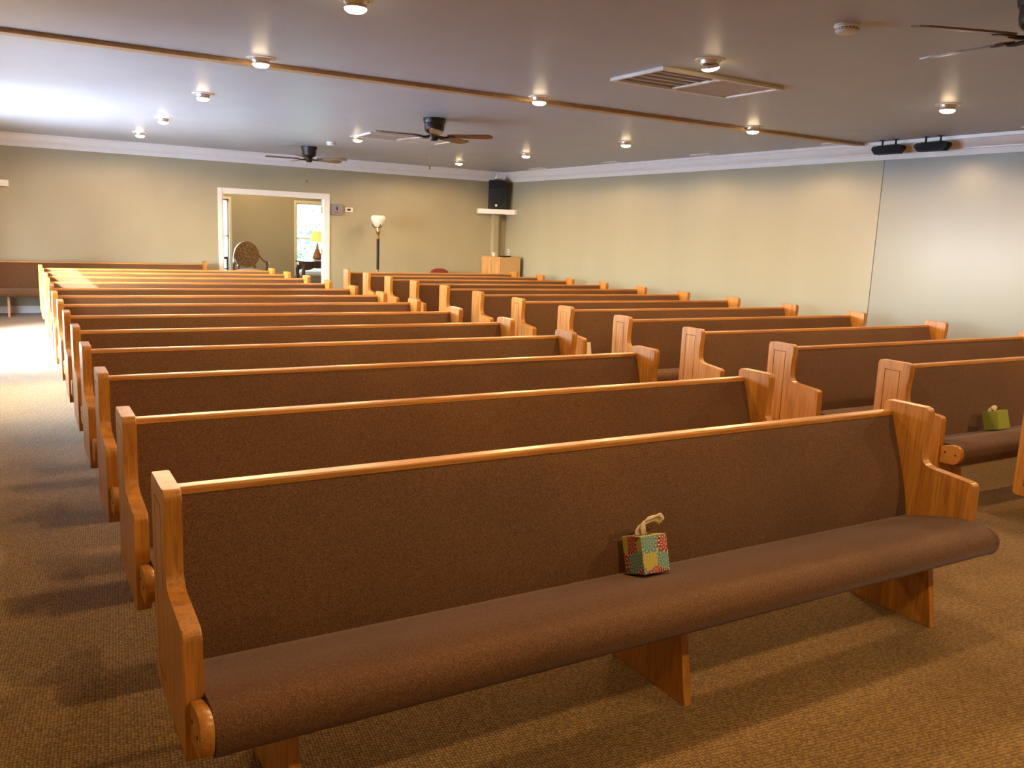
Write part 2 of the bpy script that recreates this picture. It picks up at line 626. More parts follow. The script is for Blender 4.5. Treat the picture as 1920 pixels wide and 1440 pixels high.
DX0, DX1, DZ = 3.16, 4.98, 2.035           # doorway to the vestibule
bm = bmesh.new()
add_box(bm, XL - 0.2, DX0, YB, YB + 0.12, 0, ZC)
add_box(bm, DX1, XR + 0.2, YB, YB + 0.12, 0, ZC)
add_box(bm, DX0, DX1, YB, YB + 0.12, DZ, ZC)
struct(link_mesh('wall_back', bm, M['wall']))
SEAM = 6.605
struct(link_mesh('wall_right', box(XR, XR + 0.15, SEAM, YB, 0, ZC), M['wall_gloss']))
struct(link_mesh('wall_right_front', box(XR - 0.004, XR + 0.15, YF, SEAM - 0.013, 0, ZC), M['wall_panel']))
WY0, WY1, WZ0, WZ1 = 9.55, 12.95, 0.06, 2.12   # big window in the left wall
LEFT_WINDOWS = [(1, WY0, WY1, WZ0, WZ1), (4, 7.2, 8.7, 0.45, 1.95)]  # second window is unseen, added and sized to bring daylight onto the left aisle
bm = bmesh.new()
edge = YB
for k, y0, y1, z0, z1 in LEFT_WINDOWS:
    add_box(bm, XL - 0.15, XL, y1, edge, 0, ZC)
    add_box(bm, XL - 0.15, XL, y0, y1, z1, ZC)
    add_box(bm, XL - 0.15, XL, y0, y1, 0, z0)
    edge = y0
add_box(bm, XL - 0.15, XL, YF, edge, 0, ZC)
struct(link_mesh('wall_left', bm, M['wall']))
struct(link_mesh('wall_front', box(XL - 0.2, XR + 0.2, YF - 0.15, YF, 0, ZC), M['wall']))

# windows in the left wall: a frame and one pane each
for k, y0, y1, z0, z1 in LEFT_WINDOWS:
    w = struct(thing('window_%d' % k, 'x', 'x', (XL - 0.08, (y0 + y1) / 2, z0)))
    del w['label'], w['category']
    hw, hh = (y1 - y0) / 2, z1 - z0
    bm = bmesh.new()
    for a, b, c, d in ((-hw, -hw + 0.06, 0, hh), (hw - 0.06, hw, 0, hh), (-hw, hw, 0, 0.06), (-hw, hw, hh - 0.06, hh)):
        add_box(bm, -0.03, 0.03, a, b, c, d, 0.004)
    link_mesh('window_frame', bm, M['trim'], w)
    link_mesh('window_pane', box(-0.004, 0.004, -hw + 0.05, hw - 0.05, 0.05, hh - 0.05), M['glass'], w)
# unseen slab added outside to keep direct sun off the nearer window
struct(link_mesh('wall_sun_blocker', box(-5.3, -5.0, -1.5, 6.9, -0.1, 5.7), M['blocker_tan']))

# crown moulding: outline given as (distance out from wall, height)
CROWN = [(0, CB), (0.016, CB), (0.018, CB + 0.060), (0.036, CB + 0.063), (0.038, CB + 0.076)]
CROWN += [(0.038 + 0.058 * u, CB + 0.076 + 0.072 * (u ** 1.8)) for u in (0.25, 0.5, 0.75, 1.0)]
CROWN += [(0.098, CB + 0.156), (0.118, CB + 0.159), (0.122, ZC), (0, ZC)]
def crown(name, length, loc, rz):
    bm = prism([(-d, z) for d, z in CROWN], 0, length)
    struct(link_mesh(name, bm, M['trim'], None, loc, True, (0, 0, rz)))
crown('trim_1', XR - XL, (XL, YB, 0), 0)
crown('trim_2', YB - YF, (XR, YB, 0), -math.pi / 2)
crown('trim_3', YB - YF, (XL, YF, 0), math.pi / 2)
BASE = [(0, 0), (-0.016, 0), (-0.016, 0.09), (-0.008, 0.112), (0, 0.112)]
struct(link_mesh('baseboard_back', prism(BASE, 0, DX0 - 0.075 - XL), M['trim'], None, (XL, YB, 0)))
struct(link_mesh('baseboard_back.001', prism(BASE, 0, XR - DX1 - 0.075), M['trim'], None, (DX1 + 0.075, YB, 0)))
struct(link_mesh('baseboard_right', prism(BASE, 0, YB - YF - 0.1), M['trim'], None, (XR - 0.004, YB - 0.05, 0), False, (0, 0, -math.pi / 2)))
struct(link_mesh('baseboard_left', prism(BASE, 0, WY0 - YF - 0.2), M['trim'], None, (XL, YF + 0.1, 0), False, (0, 0, math.pi / 2)))

# batten across the ceiling
bm = box(XL + 0.12, XR - 0.125, 6.80, 6.915, ZC - 0.030, ZC, 0.004)
struct(link_mesh('trim_4', bm, M['batten']))

# door casing
bm = bmesh.new()
cw = 0.075
for x0, x1 in ((DX0 - cw, DX0), (DX1, DX1 + cw)):
    add_box(bm, x0, x1, YB - 0.02, YB + 0.001, 0, DZ + cw, 0.005)
add_box(bm, DX0, DX1, YB - 0.02, YB + 0.001, DZ, DZ + cw, 0.005)
add_box(bm, DX0, DX0 + 0.018, YB - 0.005, YB + 0.125, 0, DZ)
add_box(bm, DX1 - 0.018, DX1, YB - 0.005, YB + 0.125, 0, DZ)
add_box(bm, DX0, DX1, YB - 0.005, YB + 0.125, DZ - 0.018, DZ)
struct(link_mesh('door_1', bm, M['trim']))
# the open door leaf, seen edge on
dl = struct(thing('door_2', 'x', 'x', (DX1 - 0.01, YB + 0.145, 0.01), math.radians(71.6)))
del dl['label'], dl['category']
link_mesh('door_leaf', box(0.0, 0.86, -0.022, 0.022, 0, 2.0, 0.003), M['trim'], dl)
for z in (0.20, 1.00, 1.76):
    link_mesh('hinge', box(-0.016, 0.02, -0.034, 0.026, z, z + 0.1, 0.003), M['brass'], dl)

# vestibule behind the doorway
VY = YB + 2.5
VX0, VX1 = 2.0, 7.6
WIN = [(2.90, 3.80), (5.16, 6.06)]
WB, WT = 0.53, 1.985
bm = bmesh.new()
add_box(bm, VX0, WIN[0][0], VY, VY + 0.12, 0, ZC)
add_box(bm, WIN[0][1], WIN[1][0], VY, VY + 0.12, 0, ZC)
add_box(bm, WIN[1][1], VX1, VY, VY + 0.12, 0, ZC)
for a, b in WIN:
    add_box(bm, a, b, VY, VY + 0.12, 0, WB)
    add_box(bm, a, b, VY, VY + 0.12, WT, ZC)
struct(link_mesh('wall_rear', bm, M['wall']))
struct(link_mesh('wall_rear_left', box(VX0 - 0.12, VX0, YB + 0.12, VY + 0.12, 0, ZC), M['wall']))
struct(link_mesh('wall_rear_right', box(VX1, VX1 + 0.12, YB + 0.12, VY + 0.12, 0, ZC), M['wall']))
struct(link_mesh('ceiling_rear', box(VX0 - 0.12, VX1 + 0.12, YB + 0.12, VY + 0.12, ZC, ZC + 0.1), M['ceiling']))
for k, (a, b) in enumerate(WIN):
    w = struct(thing('window_%d' % (k + 2), 'x', 'x', ((a + b) / 2, VY, WB)))
    del w['label'], w['category']
    h2, ht = (b - a) / 2, WT - WB
    bm = bmesh.new()
    for x0, x1, z0, z1 in ((-h2 - 0.05, -h2, -0.05, ht + 0.05), (h2, h2 + 0.05, -0.05, ht + 0.05), (-h2, h2, ht, ht + 0.05), (-h2, h2, -0.05, 0)):
        add_box(bm, x0, x1, -0.018, 0.0, z0, z1, 0.004)
    link_mesh('window_casing', bm, M['cream'], w)
    bm = bmesh.new()
    for x0, x1, z0, z1 in ((-h2, -h2 + 0.035, 0, ht), (h2 - 0.035, h2, 0, ht), (-h2, h2, ht - 0.035, ht), (-h2, h2, 0, 0.045), (-h2, h2, ht / 2 - 0.02, ht / 2 + 0.02)):
        add_box(bm, x0, x1, 0.03, 0.07, z0, z1, 0.003)
    link_mesh('window_sash', bm, M['trim'], w)
    bm = bmesh.new()
    for i in (1, 2, 3):
        x = -h2 + 2 * h2 * i / 4
        add_box(bm, x - 0.006, x + 0.006, 0.042, 0.058, 0.03, ht - 0.03)
    for i in (1, 2, 4, 5):
        z = ht * i / 6
        add_box(bm, -h2 + 0.02, h2 - 0.02, 0.042, 0.058, z - 0.006, z + 0.006)
    link_mesh('muntin_grid', bm, M['trim'], w)
    link_mesh('window_pane', box(-h2 + 0.02, h2 - 0.02, 0.048, 0.052, 0.02, ht - 0.02), M['glass'], w)

# ground outside
struct(link_mesh('ground_pavement', box(-14, XL - 0.15, -6, 26, -0.12, -0.06), M['pavement']))
struct(link_mesh('ground_lawn', box(XL - 0.14, 22, VY + 0.13, 34, -0.12, -0.06), M['lawn']))

# ------------------------------------------------------------------ the pews
PL = 3.17            # length over the end panels
T = 0.045            # end panel thickness

def end_panel_mesh():
    prof = [(0.0, 0.255), (0.0, 0.86), (-0.232, 0.86)]
    neck = spline([(-0.222, 0.80), (-0.214, 0.73), (-0.213, 0.67), (-0.222, 0.625), (-0.250, 0.603), (-0.30, 0.597)], 5)
    prof = prof[:2] + [(-0.222, 0.86)] + neck[1:] + [(-0.462, 0.582), (-0.466, 0.255)]
    n = len(prof)
    prof = round_corner(prof, {0: 0.02, 1: 0.022, 2: 0.026, n - 2: 0.022, n - 1: 0.006})
    bm = prism(prof, 0, T, 0.005)
    tmp = link_mesh('panel_tmp', bm, M['oak_z'])
    # routed groove framing a tall inset on the outer face
    bm = bmesh.new()
    g = 0.0055
    add_box(bm, -0.02, 0.0045, -0.050 - g, -0.050, 0.31, 0.808)
    add_box(bm, -0.02, 0.0045, -0.158, -0.158 + g, 0.31, 0.808)
    add_box(bm, -0.02, 0.0043, -0.158, -0.050, 0.808 - g, 0.8081)
    add_box(bm, -0.02, 0.0043, -0.158, -0.050, 0.3099, 0.31 + g)
    cut = link_mesh('cut_tmp', bm, M['oak_z'])
    md = tmp.modifiers.new('b', 'BOOLEAN')
    md.operation = 'DIFFERENCE'
    md.object = cut
    md.solver = 'EXACT'
    md.use_self = True
    dg = bpy.context.evaluated_depsgraph_get()
    me = bpy.data.meshes.new_from_object(tmp.evaluated_get(dg))
    me.name = 'end_panel'
    for o in (tmp, cut):
        bpy.data.objects.remove(o)
    for p in me.polygons:
        p.use_smooth = True
    me.set_sharp_from_angle(angle=math.radians(38))
    return me

def add_mesh_obj(name, me, parent, loc=(0, 0, 0), scale=(1, 1, 1)):
    o = bpy.data.objects.new(name, me)
    COL.objects.link(o)
    o.location = loc
    o.scale = scale
    o.parent = parent
    return o

def make_pew():
    root = thing('church_pew', 'x', 'pew')
    me = end_panel_mesh()
    crisp(add_mesh_obj('end_panel', me, root))
    bm = bmesh.new()
    bm.from_mesh(me)
    bmesh.ops.scale(bm, vec=(-1, 1, 1), verts=bm.verts)
    bmesh.ops.reverse_faces(bm, faces=bm.faces)
    me2 = bpy.data.meshes.new('end_panel')
    bm.to_mesh(me2)
    bm.free()
    me2.materials.append(M['oak_z'])
    me2.set_sharp_from_angle(angle=math.radians(38))
    crisp(add_mesh_obj('end_panel', me2, root, (PL, 0, 0)))
    # upholstered seat: slopes back, deep rounded front roll
    roll = [(-0.515, 0.300), (-0.555, 0.306), (-0.582, 0.324), (-0.594, 0.352), (-0.592, 0.382), (-0.572, 0.408),
            (-0.535, 0.424), (-0.49, 0.4275)]
    seat = [(-0.150, 0.325), (-0.40, 0.303)] + roll + [(-0.43, 0.424), (-0.37, 0.412), (-0.30, 0.395), (-0.22, 0.374), (-0.165, 0.360), (-0.150, 0.352)]
    bm = bmesh.new()
    a = T + 0.001
    b = PL - T - 0.001
    add_prism(bm, seat, a, b, 0.004)
    tip = spline(roll, 2) + [(-0.4705, 0.424), (-0.4705, 0.302)]
    ends = [(0.0, 1.0), (0.016, 0.985), (0.028, 0.93), (0.036, 0.82)]
    cy, cz = -0.515, 0.362
    prev = None
    for dx, s in ends:
        ring = [bm.verts.new((b - 0.002 + dx, cy + (y - cy) * s, cz + (z - cz) * s)) for y, z in tip]
        if prev:
            for i in range(len(ring)):
                j = (i + 1) % len(ring)
                bm.faces.new((prev[i], prev[j], ring[j], ring[i]))
        else:
            bm.faces.new(ring[::-1])
        prev = ring
    bm.faces.new(prev)
    link_mesh('seat', bm, M['fabric'], root, smooth=True)
    # rounded wooden cap closing the seat roll at its left end
    cap = [(-0.467, 0.310), (-0.555, 0.314), (-0.584, 0.332), (-0.598, 0.362), (-0.599, 0.392), (-0.590, 0.416), (-0.570, 0.430), (-0.54, 0.430), (-0.467, 0.414)]
    cp = crisp(link_mesh('seat_cap', prism(cap, 0.010, T, 0.010), M['oak_y'], root, smooth=True))
    for y, z in ((-0.50, 0.38), (-0.565, 0.375)):
        s = lathe([(0.0, -0.0015), (0.006, -0.0015), (0.006, 0.001), (0, 0.001)], 12, Matrix.Translation((0.0105, y, z)) @ Matrix.Rotation(math.pi / 2, 4, 'Y'))
        link_mesh('screw_hole', s, M['black_hole'], cp)
    # upholstered back
    back = [(-0.048, 0.797), (-0.058, 0.775), (-0.075, 0.725), (-0.102, 0.645), (-0.130, 0.555), (-0.150, 0.485), (-0.166, 0.42), (-0.175, 0.362),
            (-0.150, 0.355), (-0.138, 0.42), (-0.10, 0.56), (-0.055, 0.70), (-0.024, 0.797)]
    link_mesh('backrest', prism(back, T + 0.002, PL - T - 0.004, 0.006), M['fabric'], root, smooth=True)
    bp = [(-0.0235, 0.797), (-0.0545, 0.70), (-0.0995, 0.56), (-0.1375, 0.42), (-0.150, 0.34), (-0.135, 0.33), (-0.12, 0.42), (-0.08, 0.56), (-0.036, 0.70), (-0.004, 0.797)]
    link_mesh('back_panel', prism(bp, T + 0.001, PL - T - 0.001), M['oak_x'], root)
    rail = round_corner([(-0.002, 0.796), (-0.002, 0.816), (-0.049, 0.816), (-0.051, 0.796)], {1: 0.008, 2: 0.009})
    crisp(link_mesh('top_rail', prism(rail, T, PL - T), M['oak_x'], root, smooth=True))
    # three trapezoid legs
    leg = [(-0.492, 0.0), (-0.436, 0.32), (-0.13, 0.335), (-0.085, 0.0)]
    lb = bmesh.new()
    add_prism(lb, leg, -0.016, 0.016, 0.003)
    lo = link_mesh('leg', lb, M['oak_z'], root, (0.262, 0, 0))
    for x in (PL / 2, PL - 0.25):
        add_mesh_obj('leg', lo.data, root, (x, 0, 0))
    for x in (0.262, PL / 2, PL - 0.25):
        pass
    return root

ORD = ['front', 'second', 'third', 'fourth', 'fifth', 'sixth', 'seventh', 'eighth', 'ninth', 'tenth', 'eleventh', 'twelfth', 'last']
L_OFF = [(0.0, -0.004), (0, 0), (0, 0.03), (-.004, 0.022), (0, -0.008), (-.003, -0.004), (-.003, 0), (-.008, -0.045), (0, -0.05), (-.004, -0.045), (0.006, 0), (-.004, 0.005), (0.004, -0.018)]
R_OFF = [(0.012, 0.02), (0.018, 0.025), (-0.014, -0.018), (-0.022, -0.022), (-0.004, 0), (0.01, 0.014), (0.013, 0.022), (0.014, 0.032), (0.022, 0.032), (0.005, 0.014), (0.005, 0.018), (0.016, 0.014), (0.01, -0.018)]
proto = make_pew()
index_children()
pews = []
for side, x0, off in (('left', 0.29697, L_OFF), ('right', 4.62515, R_OFF)):
    for i in range(13):
        o = proto if not pews else copy_tree(proto)
        o.location = (x0 + off[i][0], ROW0 + i * ROW + off[i][1], 0)
        if side == 'left' and i == 0:
            lab = 'nearest oak pew with brown tweed seat, patterned tissue box on it'
        elif side == 'right' and i == 0:
            lab = 'oak pew cut off at the right picture edge, front row of the right block'
        elif side == 'right' and i == 1:
            lab = 'oak pew with a green tissue box on its brown seat'
        elif i == 12:
            lab = 'farthest oak pew of the %s block, last row before the back wall' % side
        elif side == 'left':
            lab = 'oak pew with brown upholstery, %s row of the left block counting from the nearest' % ORD[i]
        else:
            lab = 'oak pew with brown upholstery, %s row of the block beside the right wall' % ORD[i]
        tag(o, lab, 'pew', 'oak pews in the %s block' % side)
        pews.append(o)
wb = copy_tree(proto)
wb.location = (2.828 - PL, YB - 0.115, 0)
if 'group' in wb:
    del wb['group']
tag(wb, 'oak pew standing against the back wall, left of the doorway', 'pew')

# ------------------------------------------------------------------ tissue boxes
def tissue_box(name, label, cat, x, y, z, yaw, tilt, lean, w, d, h, mat, tissue_pts, widths):
    A = Matrix.Rotation(yaw, 4, 'Z') @ Matrix.Rotation(lean, 4, 'Y') @ Matrix.Rotation(tilt, 4, 'X')
    root = thing(name, label, cat)
    root.matrix_world = Matrix.Translation((x, y, z)) @ A
    bm = box(0, w, 0, d, 0, h, 0.0025)
    bx = link_mesh('box', bm, mat, root)
    box_uv(bx, ((7.62, 3.3), (0.35, 0.2), (5.2, 2.2)))
    rim = lathe([(0.0, 0.0), (0.030, 0.0), (0.030, 0.0006), (0.0, 0.0006)], 28, Matrix.Translation((w / 2, d / 2, h)) @ Matrix.Diagonal((1.1, 0.75, 1, 1)))
    link_mesh('opening', rim, M['black_hole'], root)
    # tissue sheet: a strip swept along a curve, folded and creased
    bm = bmesh.new()
    c = spline(tissue_pts, 7)
    rows = []
    for i, p in enumerate(c):
        u = i / (len(c) - 1)
        k = u * (len(widths) - 1)
        a = int(min(k, len(widths) - 2))
        wd = widths[a] + (widths[a + 1] - widths[a]) * (k - a)
        r = []
        for j in range(9):
            v = j / 8 * 2 - 1
            yy = v * wd
            zz = 0.010 * math.sin(v * 6.0 + u * 5) * (1 - 0.3 * u) + 0.006 * math.sin(v * 13 + 2 * u)
            r.append(bm.verts.new((p[0] + zz * 0.7 - yy * 0.25, p[1] + yy * 0.8, p[2] + zz * 0.6 - yy * 0.55 * min(1.0, u * 3))))
        rows.append(r)
    for a, b in zip(rows, rows[1:]):
        for j in range(8):
            bm.faces.new((a[j], a[j + 1], b[j + 1], b[j]))
    o = link_mesh('tissue', bm, M['tissue'], root, smooth=True)
    md = o.modifiers.new('thickness', 'SOLIDIFY')
    md.thickness = 0.0012
    return root

tissue_box('tissue_box', 'tissue box with colourful flower print on the nearest pew', 'tissue box',
           1.801, 2.113, 0.4135, -0.019, -0.318, 0.021, 0.112, 0.108, 0.129, M['floral'],
           [(0.052, 0.054, 0.124), (0.045, 0.054, 0.140), (0.040, 0.054, 0.158), (0.058, 0.054, 0.172), (0.090, 0.052, 0.178), (0.118, 0.050, 0.182), (0.138, 0.050, 0.166)],
           [0.012, 0.020, 0.026, 0.026, 0.028, 0.026, 0.012])
tissue_box('tissue_box', 'plain green tissue box on the second pew of the right block', 'tissue box',
           5.470, 3.035, 0.4135, -0.073, -0.272, -0.05, 0.110, 0.107, 0.120, M['green_card'],
           [(0.050, 0.05, 0.112), (0.036, 0.05, 0.124), (0.014, 0.052, 0.136), (0.020, 0.054, 0.144), (0.050, 0.054, 0.142), (0.072, 0.054, 0.132)],
           [0.014, 0.024, 0.026, 0.024, 0.022, 0.012])
tissue_box('tissue_box', 'cream tissue box half hidden behind a pew arm, sixth row of right block', 'tissue box',
           4.715, ROW0 + 5 * ROW - 0.31, 0.409, -0.15, -0.28, 0.0, 0.112, 0.108, 0.12, M['tissue'],
           [(0.052, 0.054, 0.115), (0.048, 0.054, 0.130), (0.044, 0.054, 0.145), (0.050, 0.054, 0.155)],
           [0.012, 0.020, 0.024, 0.012])

# ------------------------------------------------------------------ recessed ceiling lights
def make_light():
    root = thing('ceiling_light', 'x', 'light')
    link_mesh('trim_ring', lathe([(0.070, -0.002), (0.074, -0.008), (0.090, -0.009), (0.102, -0.004), (0.103, 0.0), (0.07, 0.0)], 36), M['white_plastic'], root, smooth=True)
    link_mesh('socket', lathe([(0.0, 0.0), (0.068, 0.0), (0.066, -0.014), (0.060, -0.030), (0.0, -0.030)], 28), M['reflector'], root, smooth=True)
    bl = link_mesh('bulb', lathe([(0.0, -0.026), (0.050, -0.026), (0.060, -0.040), (0.0615, -0.047), (0.0, -0.047)], 28), M['reflector'], root, smooth=True)
    link_mesh('lens', lathe([(0.0, -0.045), (0.060, -0.0465), (0.057, -0.056), (0.042, -0.066), (0.018, -0.071), (0.0, -0.072)], 28), M['bulb'], bl, smooth=True)
    ld = bpy.data.lights.new('flood_beam', 'SPOT')
    ld.energy = LAMP_WATTS
    ld.color = LAMP_COLOR
    ld.spot_size = math.radians(176)
    ld.spot_blend = 0.22
    ld.shadow_soft_size = 0.06
    lo = bpy.data.objects.new('flood_beam', ld)
    COL.objects.link(lo)
    lo.location = (0, 0, -0.12)
    lo.parent = root
    return root

light0 = make_light()
index_children()
spots = []
for cname, xs, ys in (('left', 1.66, [(4.62, 'first'), (6.64, 'second'), (8.84, 'third'), (11.33, 'fourth'), (13.46, 'farthest')]),
                      ('middle', 4.11, [(4.53, 'first'), (6.69, 'second'), (11.32, 'third')]),
                      ('right', 6.78, [(4.56, 'first'), (6.74, 'second'), (8.90, 'third'), (11.35, 'fourth'), (13.6, 'farthest')])):
    for y, w in ys:
        spots.append((xs, y, 'lit round ceiling light, %s of the %s column away from the camera' % (w, cname)))
spots += [(1.66, 2.35, 'lit round ceiling light over the nearest pew, left column'), (6.78, 2.35, 'lit round ceiling light over the front row, right column'),
          (1.66, 0.1, 'lit round ceiling light before the pews, left column'), (4.11, 0.1, 'lit round ceiling light before the pews, middle column'), (6.78, 0.1, 'lit round ceiling light before the pews, right column')]
for i, (x, y, lab) in enumerate(spots):
    o = light0 if i == 0 else copy_tree(light0)
    o.location = (x, y, ZC)
    o.rotation_euler = (0, 0, random.uniform(0, 6))
    tag(o, lab, 'light', 'round ceiling lights')
    if 'first of the middle' in lab:      # this bulb hangs tilted in its fitting
        o.rotation_euler = (0, 0, 0)
        for ch in o.children:
            if ch.name.startswith('bulb'):
                ch.rotation_euler = (math.radians(6), math.radians(-16), 0)
                ch.location.z -= 0.004
vestibule_fill = copy_tree(light0)  # extra lamp added out of view to brighten the vestibule
vestibule_fill.location = (4.3, YB + 1.1, ZC)
del vestibule_fill['group']
tag(vestibule_fill, 'added unseen ceiling light brightening the room beyond the doorway', 'light')

# ------------------------------------------------------------------ ceiling fans
def make_fan():
    root = thing('ceiling_fan', 'x', 'ceiling fan')
    link_mesh('housing', lathe([(0.0, 0.0), (0.122, 0.0), (0.124, -0.012), (0.120, -0.032), (0.116, -0.050), (0.108, -0.054), (0.108, -0.095), (0.104, -0.125), (0.088, -0.148), (0.062, -0.162), (0.0, -0.164)], 36), M['iron'], root, smooth=True)
    link_mesh('switch_hub', lathe([(0.0, -0.160), (0.05, -0.162), (0.056, -0.185), (0.052, -0.215), (0.034, -0.235), (0.0, -0.238)], 28), M['iron'], root, smooth=True)
    bm = tube([(0.030, -0.02, -0.21), (0.034, -0.024, -0.25), (0.034, -0.024, -0.50)], 0.0016, 6)
    ch = link_mesh('pull_chain', bm, M['brass'], root)
    link_mesh('chain_knob', lathe([(0, -0.545), (0.005, -0.54), (0.006, -0.51), (0.003, -0.498), (0, -0.498)], 10, Matrix.Translation((0.034, -0.024, 0))), M['iron'], ch)
    blade = None
    out = []
    for s in (1, -1):
        pts = [(0.16, 0.042), (0.20, 0.055), (0.40, 0.066), (0.56, 0.069), (0.62, 0.062), (0.648, 0.035), (0.655, 0.0)]
        out += [(x, s * y) for x, y in (pts if s == 1 else pts[-2::-1])]
    for k in range(5):
        a = 2 * math.pi * k / 5
        if blade is None:
            bm = bmesh.new()
            lo = [bm.verts.new((x, y, -0.0045)) for x, y in out]
            hi = [bm.verts.new((x, y, 0.0045)) for x, y in out]
            bm.faces.new(lo)
            bm.faces.new(hi[::-1])
            n = len(out)
            for i in range(n):
                bm.faces.new((lo[i], hi[i], hi[(i + 1) % n], lo[(i + 1) % n]))
            bmesh.ops.transform(bm, matrix=Matrix.Rotation(math.radians(-11), 4, 'X'), verts=bm.verts)
            b = link_mesh('blade', bm, M['walnut'], root)
            blade = b.data
            bm = bmesh.new()
            add_tube(bm, [(0.045, 0, -0.004), (0.09, 0, -0.012), (0.13, 0, -0.014), (0.17, 0, -0.010)], [0.013, 0.010, 0.010, 0.009], 8)
            add_box(bm, 0.155, 0.235, -0.034, 0.034, -0.012, -0.0055, 0.002, Matrix.Rotation(math.radians(-11), 4, 'X'))
            br = link_mesh('blade_bracket', bm, M['iron'], b)
            brm = br.data
        else:
            b = add_mesh_obj('blade', blade, root)
            add_mesh_obj('blade_bracket', brm, b)
        b.location = (0, 0, -0.185)
        b.rotation_euler = (0, 0, a)
    return root

fan0 = make_fan()
index_children()
for i, (x, y, rz, lab) in enumerate([(4.055, 8.76, 175, 'dark ceiling fan in the middle of the hall, second from the camera'),
                                     (4.075, 13.39, 168, 'dark ceiling fan farthest away, near the back wall'),
                                     (4.245, 2.42, 14, 'dark ceiling fan cut off at the top right corner')]):
    o = fan0 if i == 0 else copy_tree(fan0)
    o.location = (x, y, ZC)
    o.rotation_euler = (0, 0, math.radians(rz))
    tag(o, lab, 'ceiling fan', 'dark ceiling fans')

# ------------------------------------------------------------------ ceiling grilles and detectors
def big_vent(y0, y1, label):
    x0, x1 = 4.015, 5.215
    root = thing('return_air_vent', label, 'vent', (x0, y0, ZC), group='large return air grilles')
    L, D = x1 - x0, y1 - y0
    bm = bmesh.new()
    f = 0.035
    for a in ((0, L, 0, f), (0, L, D - f, D), (0, f, f, D - f), (L - f, L, f, D - f)):
        add_box(bm, *a, -0.024, 0, 0.004)
    link_mesh('frame', bm, M['white_plastic'], root)
    link_mesh('divider', box(L / 2 - 0.02, L / 2 + 0.02, f, D - f, -0.020, 0, 0.003), M['white_plastic'], root)
    for k, mt in ((0, M['vent_dark']), (1, M['vent_pale'])):
        a = f if k == 0 else L / 2 + 0.02
        b = L / 2 - 0.02 if k == 0 else L - f
        p = link_mesh('filter', box(a, b, f, D - f, -0.006, 0), mt, root)
        bm = bmesh.new()
        n = 5 if k == 0 else 22
        for i in range(1, n):
            y = f + (D - 2 * f) * i / n
            w = 0.004 if k == 0 else 0.0025
            add_box(bm, a, b, y - w, y + w, -0.014, -0.006)
        link_mesh('louvres', bm, M['white_plastic'], p)
    return root
big_vent(4.90, 5.52, 'large white return air grille beside the nearest middle ceiling light')
big_vent(10.60, 11.18, 'large white return air grille behind the middle ceiling fan')

for i, y in enumerate((4.65, 7.0, 9.3, 11.4, 13.7)):
    root = thing('air_register', ['slim white ceiling register at the far right picture edge', 'slim white ceiling register beside the wood batten and crown moulding',
                                  'slim white ceiling register third along the right wall', 'slim white ceiling register fourth along the right wall',
                                  'slim white ceiling register closest to the loudspeaker corner'][i], 'vent', (8.37, y, ZC), group='slim ceiling registers')
    bm = bmesh.new()
    for a in ((0, 0.15, -0.2, -0.185), (0, 0.15, 0.185, 0.2), (0, 0.015, -0.185, 0.185), (0.135, 0.15, -0.185, 0.185)):
        add_box(bm, *a, -0.012, 0, 0.002)
    link_mesh('frame', bm, M['white_plastic'], root)
    bm = bmesh.new()
    add_box(bm, 0.015, 0.135, -0.185, 0.185, -0.003, 0)
    for k in range(1, 6):
        add_box(bm, 0.015 + 0.02 * k - 0.006, 0.015 + 0.02 * k + 0.006, -0.185, 0.185, -0.009, -0.003)
    link_mesh('slats', bm, M['vent_pale'], root)

def smoke(x, y, label):
    root = thing('smoke_detector', label, 'smoke detector', (x, y, ZC), group='smoke detectors')
    link_mesh('base', lathe([(0, 0), (0.068, 0), (0.069, -0.010), (0.064, -0.014), (0, -0.014)], 32), M['white_plastic'], root, smooth=True)
    link_mesh('cover', lathe([(0, -0.013), (0.062, -0.014), (0.061, -0.034), (0.052, -0.044), (0.02, -0.048), (0, -0.048)], 32), M['white_plastic'], root, smooth=True)
    bm = bmesh.new()
    for k in range(20):
        a = 2 * math.pi * k / 20
        mt = Matrix.Rotation(a, 4, 'Z')
        for z in (-0.022, -0.029):
            add_box(bm, 0.0595, 0.0622, -0.007, 0.007, z - 0.0014, z + 0.0014, 0, mt)
    link_mesh('vent_slots', bm, M['dark_screen'], root)
smoke(4.02, 3.36, 'round white smoke detector left of the cut off ceiling fan')
smoke(4.09, 12.38, 'round white smoke detector just before the farthest ceiling fan')

# ------------------------------------------------------------------ black flood lights on the crown moulding
def flood(yc, label):
    root = thing('flood_light', label, 'flood light', (8.555, yc, 2.627), group='black flood lights')
    pr = [(-0.15, -0.046), (0.15, -0.046), (0.195, 0.006), (0.19, 0.032), (0.168, 0.044), (-0.168, 0.044), (-0.19, 0.032), (-0.195, 0.006)]
    link_mesh('housing', prism(pr, -0.045, 0.045, 0.006), M['black_plastic'], root)
    bm = bmesh.new()
    add_prism(bm, [(y * 0.86, z * 0.8) for y, z in pr], -0.050, -0.0455)
    link_mesh('front_glass', bm, M['grille'], root)
    bm = bmesh.new()
    for k in range(9):
        add_box(bm, -0.03, 0.03, -0.12 + k * 0.03 - 0.002, -0.12 + k * 0.03 + 0.002, 0.043, 0.052)
    link_mesh('heat_fins', bm, M['black_plastic'], root)
    for y in (-0.085, 0.085):
        bm = bmesh.new()
        add_box(bm, -0.010, 0.010, y - 0.006, y + 0.006, 0.04, ZC - 2.627, 0.002)
        add_box(bm, -0.03, 0.03, y - 0.02, y + 0.02, ZC - 2.627 - 0.006, ZC - 2.627, 0.001)
        link_mesh('bracket', bm, M['black_plastic'], root)
flood(6.41, 'black flood light under the moulding, directly above the wall seam')
flood(5.875, 'black flood light under the moulding, right of the wall seam')

